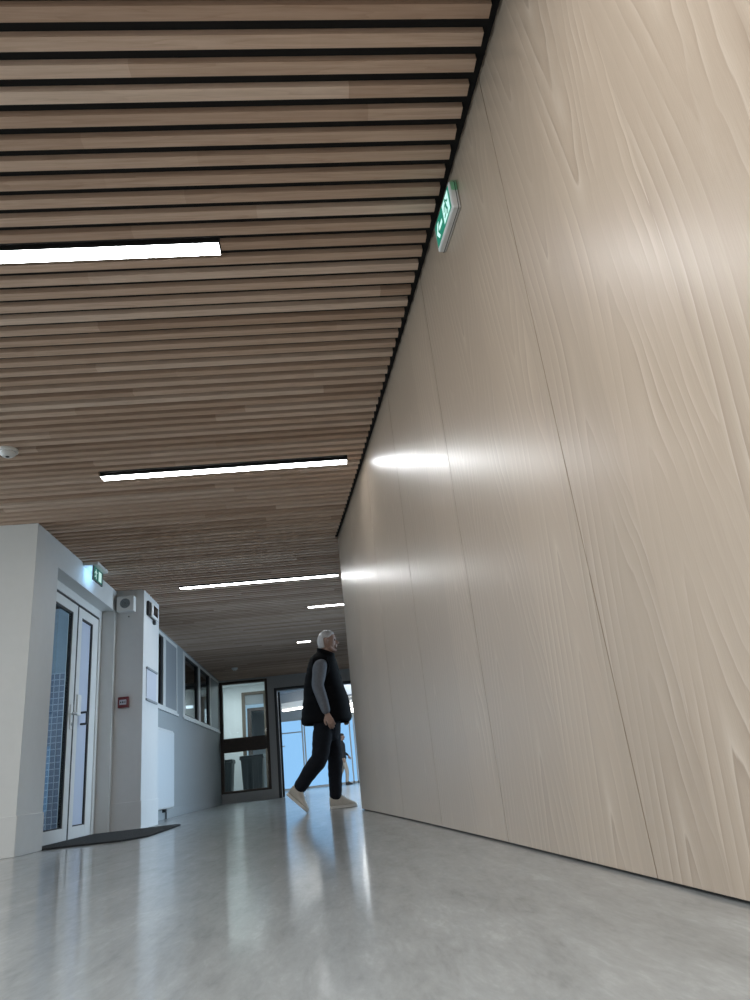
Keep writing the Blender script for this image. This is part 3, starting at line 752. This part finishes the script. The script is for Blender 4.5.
# --- the man: walks towards +x, near (right) leg pushing off behind
Y0 = 7.34
Pm = empty('person', (0, Y0, 0), 'white-haired man in black quilted vest, grey sleeves and dark trousers striding towards the timber wall', 'person')
hc = (.088, 0, 1.612)
hip_n, kn_n, an_n = (.005,-.085,.86), (-.075,-.095,.485), (-.305,-.105,.215)     # near leg, behind
hip_f, kn_f, an_f = (.045,.085,.86), (.072,.085,.46), (.050,.085,.095)           # far leg, in front
sh_n, el_n, wr_n = (-.008,-.195,1.325), (-.043,-.262,1.145), (.022,-.262,.885)
sh_f, el_f, wr_f = (.04,.195,1.375), (.075,.25,1.13), (.185,.23,.93)
bm = bmesh.new()
head_bm(bm, hc, 1.0)
tube(bm, [(.035,0,1.40), (.055,0,1.47), (.075,0,1.54)], [.07,.058,.058], 18)
tube(bm, [(.02,0,.86), (.02,0,1.0), (.01,0,1.2), (.02,0,1.36), (.03,0,1.44)], [.12,.125,.13,.13,.08], 18, flat=1.2)
for a, b, c in ((hip_n, kn_n, an_n), (hip_f, kn_f, an_f)):
    tube(bm, [a, tuple((Vector(a)+Vector(b))/2), b, tuple((Vector(b)*.6+Vector(c)*.4)), c], [.078,.068,.05,.05,.034], 14)
for a, b, c in ((sh_n, el_n, wr_n), (sh_f, el_f, wr_f)):
    tube(bm, [(.02, a[1]*.6, 1.36), a, b, tuple((Vector(b)*.6+Vector(c)*.4)), c], [.05,.048,.038,.036,.026], 12)
hand(bm, (.026,-.262,.868), (.36,-.02,-1), (-.15,-1,0), .30, 1.0, 1)
hand(bm, (.19,.23,.915), (.35,0,-1), (0,1,0), .35, 1.0, -1)
body = link_me('body', fused(bm, .0048, 3, .5), skin, Pm, True)
for q in (-1, 1):
    bm = bmesh.new(); ellipsoid(bm, (hc[0] + .0735, q * .031, hc[2] + .004), (.011,.012,.010), seg=14, rings=10); link('eye', bm, M_eye, Pm, True)
    bm = bmesh.new(); tube(bm, [(hc[0]+.080, q*.014, hc[2]+.027), (hc[0]+.082, q*.030, hc[2]+.031), (hc[0]+.070, q*.046, hc[2]+.026)], [.002,.003,.002], 8, 3); link('eyebrow', bm, M_hair, Pm, True)
hair_obj(hc, 1.02, M_hair, Pm, .012)

# grey top under the vest
bm = bmesh.new()
tube(bm, [(.02,0,.88), (.02,0,1.0), (.01,0,1.2), (.02,0,1.34), (.03,0,1.42)], [.13,.135,.14,.14,.09], 18, flat=1.22)
for a, b, c in ((sh_n, el_n, wr_n), (sh_f, el_f, wr_f)):
    A, B, Cc = Vector(a), Vector(b), Vector(c)
    tube(bm, [(.02, a[1]*.55, 1.355), a, tuple((A+B)/2), b, tuple(B*.6+Cc*.4), tuple(B*.25+Cc*.75), tuple(B*.03+Cc*.97)], [.066,.074,.068,.060,.056,.049,.042], 16)
link_me('shirt', fused(bm, .008, 4, .5), M_shirt, Pm, True)

# quilted vest
vest = [(.795,.020,.232,.215), (.82,.018,.250,.228), (.90,.020,.247,.226), (1.0,.022,.232,.218), (1.08,.018,.214,.208), (1.15,.010,.202,.200), (1.24,.010,.182,.196), (1.32,.012,.163,.192), (1.365,.014,.152,.184), (1.405,.025,.135,.155), (1.432,.045,.112,.112), (1.455,.060,.094,.086), (1.497,.066,.092,.082)]
zc = catmull([(z, 0, 0) for z, *_ in vest], 7); cc = catmull([(c, a, b) for z, c, a, b in vest], 7)
def vest_ring(bm, zz, c, a, b, k, seg=44):
    ring = []
    for i in range(seg):
        t = 2 * math.pi * i / seg
        ca, sa = math.cos(t), math.sin(t)
        x = c + k * a * abs(ca)**.9 * (1 if ca > 0 else -1); yv = k * b * abs(sa)**.9 * (1 if sa > 0 else -1)
        z = zz
        if zz > 1.37: z = zz - (x - .02) * .42 * min(1, (zz - 1.37) / .08)
        if zz > 1.37: z += .035 * min(1, (zz - 1.37) / .08)
        ring.append(bm.verts.new((x, yv, z)))
    return ring
bm = bmesh.new(); rings = []
for i in range(len(zc)):
    z = zc[i].x; q = 1 + (.020 * (abs(math.sin((z - .80) * math.pi / .085))**.6 - .5) if z < 1.44 else 0)
    rings.append(vest_ring(bm, z, cc[i].x, cc[i].y, cc[i].z, q))
for i in range(len(zc) - 1, -1, -1):
    rings.append(vest_ring(bm, zc[i].x + (.004 if i == 0 else 0), cc[i].x, cc[i].y, cc[i].z, .93))
sg = len(rings[0])
for A, B in zip(rings, rings[1:]):
    for i in range(sg): bm.faces.new((A[i], A[(i+1) % sg], B[(i+1) % sg], B[i]))
for i in range(sg): bm.faces.new((rings[-1][i], rings[-1][(i+1) % sg], rings[0][(i+1) % sg], rings[0][i]))
vo = link('vest', bm, M_vest, Pm, True)
bm = bmesh.new(); tube(bm, [(.272,-.01,.83), (.256,-.01,1.0), (.214,-.01,1.15), (.178,-.01,1.32), (.158,0,1.43)], [.006]*5, 8, 6); link('zip', bm, M_anth, vo, True)
for q in (-1,):
    bm = bmesh.new(); tube(bm, [(-.072,q*.178,1.41), (-.085,q*.204,1.30), (-.045,q*.212,1.235), (.03,q*.212,1.235), (.075,q*.198,1.31), (.065,q*.165,1.42)], [.012]*6, 10, 5); link('armhole_binding', bm, M_vest, vo, True)

# trousers
bm = bmesh.new()
tube(bm, [(.03,0,.70), (.03,0,.78), (.025,0,.86), (.02,0,.93)], [.118,.130,.132,.125], 20, flat=1.25)
def leg_t(a, b, c, R):
    A, B, Cc = Vector(a), Vector(b), Vector(c)
    tube(bm, [tuple(A), tuple(A*.6+B*.4), tuple(B), tuple(B*.65+Cc*.35), tuple(B*.3+Cc*.7), tuple(Cc)], R, 18)
leg_t(hip_n, kn_n, (-.285,-.105,.232), [.100,.100,.084,.080,.072,.064])
leg_t(hip_f, kn_f, (.052,.085,.115), [.098,.094,.076,.072,.066,.060])
me = fused(bm, .008, 4, .5)
rn = random.Random(5)
from mathutils import noise as mn
for v in me.vertices:
    k = mn.noise(Vector((v.co.x*9, v.co.y*9, v.co.z*22))) * .006
    v.co += Vector(v.normal) * k
link_me('trousers', me, M_jean, Pm, True)
shoe(Pm, (-.420,-.110,.180), (-.232,-.110,.004), (.6,0,.7), M_shoe, M_sole, 1.0)
shoe(Pm, (-.015,.09,.001), (.252,.09,.001), (0,0,1), M_shoe, M_sole, 1.0)

# --- someone far off in the lobby, walking
F = empty('person', (.50, 25.0, 0), 'distant person with dark top and beige trousers walking in the bright lobby', 'person')
bm = bmesh.new(); head_bm(bm, (.03,0,1.53), .93)
tube(bm, [(.0,0,1.32), (.015,0,1.40), (.025,0,1.46)], [.06,.05,.05], 14)
tube(bm, [(0,0,.82), (0,0,1.0), (0,0,1.2), (0,0,1.34)], [.11,.10,.11,.08], 16, flat=1.25)
LN = ((.0,-.08,.82), (.11,-.08,.44), (.085,-.08,.08)); LF = ((0,.08,.82), (-.06,.08,.45), (-.26,.08,.16))
for a, b, c in (LN, LF): tube(bm, [a, b, c], [.075,.05,.034], 12)
AN = ((0,-.18,1.30), (-.05,-.21,1.06), (.02,-.21,.84)); AF = ((0,.18,1.30), (.06,.21,1.06), (.20,.20,.92))
for a, b, c in (AN, AF): tube(bm, [(0,a[1]*.5,1.31), a, b, c], [.045,.042,.034,.025], 12)
hand(bm, (.03,-.21,.83), (.25,0,-1), (0,-1,0), .3, .92, 1); hand(bm, (.21,.20,.91), (.5,0,-.9), (0,1,0), .3, .92, -1)
link_me('body', fused(bm, .006, 3, .5), skin, F, True)
hair_obj((.03,0,1.53), .95, M_dhair, F, 0, long=.03)
bm = bmesh.new()
tube(bm, [(0,0,.84), (0,0,.95), (0,0,1.15), (0,0,1.30), (.01,0,1.38)], [.135,.125,.125,.115,.06], 18, flat=1.25)
for a, b, c in (AN, AF): tube(bm, [(0,a[1]*.5,1.31), a, b, tuple(Vector(b)*.08+Vector(c)*.92)], [.055,.056,.046,.036], 12)
link_me('jacket', fused(bm, .009, 4), M_dark, F, True)
bm = bmesh.new()
tube(bm, [(0,0,.74), (0,0,.82), (0,0,.92)], [.115,.125,.11], 18, flat=1.2)
for a, b, c in (LN, LF): tube(bm, [a, b, tuple(Vector(b)*.08+Vector(c)*.92)], [.092,.066,.052], 14)
link_me('trousers', fused(bm, .009, 4), M_beige, F, True)
shoe(F, (.03,-.08,.0), (.27,-.08,.0), (0,0,1), M_dshoe, M_dshoe, .92); shoe(F, (-.36,.08,.14), (-.19,.08,.003), (.6,0,.7), M_dshoe, M_dshoe, .92)

# ------------------------------------------------------------------ light
def area(name, loc, aim, sx, sy, power, col):
    l = bpy.data.lights.new(name, 'AREA'); l.shape = 'RECTANGLE'; l.size = sx; l.size_y = sy; l.energy = power; l.color = col
    o = bpy.data.objects.new(name, l); C.objects.link(o); o.location = loc
    o.rotation_euler = (Vector(aim) - Vector(loc)).to_track_quat('-Z', 'Y').to_euler(); return o
area('daylight_back', (-2.0, -3.9, 1.4), (-2.0, 5, 1.0), 9, 2.0, 12, (.84,.93,1.0))
area('daylight_hall', (-7.9, 3.3, 1.75), (0, 2.0, 1.5), 3.8, 1.4, 300, (.80,.92,1.0))
area('floor_fill', (-1.9, -.1, 2.49), (-1.9, -.1, 0), 5.2, 1.7, 210, (.97,.99,1.0))  # unseen overhead panel, added to brighten the floor near the camera
bay = area('daylight_bay', (4.6, 9.2, 1.25), (-2, 8.7, .85), 3.4, 1.5, 88, (.60,.80,1.0)); bay.data.spread = math.radians(72)
area('lobby_fill', (2.0, 20, 2.96), (2.0, 20, 0), 4, 4, 320, (.85,.93,1.0))  # extra light added out of view to brighten the lobby
area('side_room_lamp', (-2.1, 17.2, 2.66), (-2.1, 17.2, 0), .8, .8, 26, (.95,1.0,.98))
area('passage_lamp', (-1.8, 20.2, 2.66), (-1.8, 20.2, 0), .6, .6, 30, (.8,.92,1.0))
area('office_lamp', (-4.2, 12.6, 2.65), (-4.2, 12.6, 0), .3, 1.2, 60, (.8,.92,1.0))
area('porch_daylight', (-4.4, 6.6, 1.8), (-3.0, 8.5, 1.2), 1.2, 1.4, 40, (.7,.85,1.0))

w = bpy.data.worlds.new('sky'); scn.world = w; w.use_nodes = True
bg = w.node_tree.nodes['Background']; bg.inputs[0].default_value = (.33,.63,.98,1); bg.inputs[1].default_value = .88

# ------------------------------------------------------------------ camera
cd = bpy.data.cameras.new('camera'); co = bpy.data.objects.new('camera', cd); C.objects.link(co)
cd.sensor_fit = 'VERTICAL'; cd.sensor_height = 24; cd.lens = 694.86 / 1000 * 24; cd.clip_start = .02
yaw, pit, rol = -.1024, .3713, -.1119
R = Matrix.Rotation(yaw, 3, 'Z') @ Matrix.Rotation(pit, 3, 'X') @ Matrix(((1,0,0), (0,0,-1), (0,1,0))) @ Matrix.Rotation(rol, 3, 'Z')
co.matrix_world = Matrix.Translation((0, 0, .29)) @ R.to_4x4()
scn.camera = co
scn.view_settings.view_transform = 'Standard'; scn.view_settings.look = 'None'; scn.view_settings.gamma = 1; scn.view_settings.use_curve_mapping = False
scn.view_settings.exposure = .12
scn.cycles.max_bounces = 8; scn.cycles.diffuse_bounces = 4; scn.cycles.glossy_bounces = 4; scn.cycles.transparent_max_bounces = 12
scn.cycles.sample_clamp_indirect = 6; scn.cycles.caustics_reflective = False; scn.cycles.caustics_refractive = False
scn.cycles.use_denoising = True
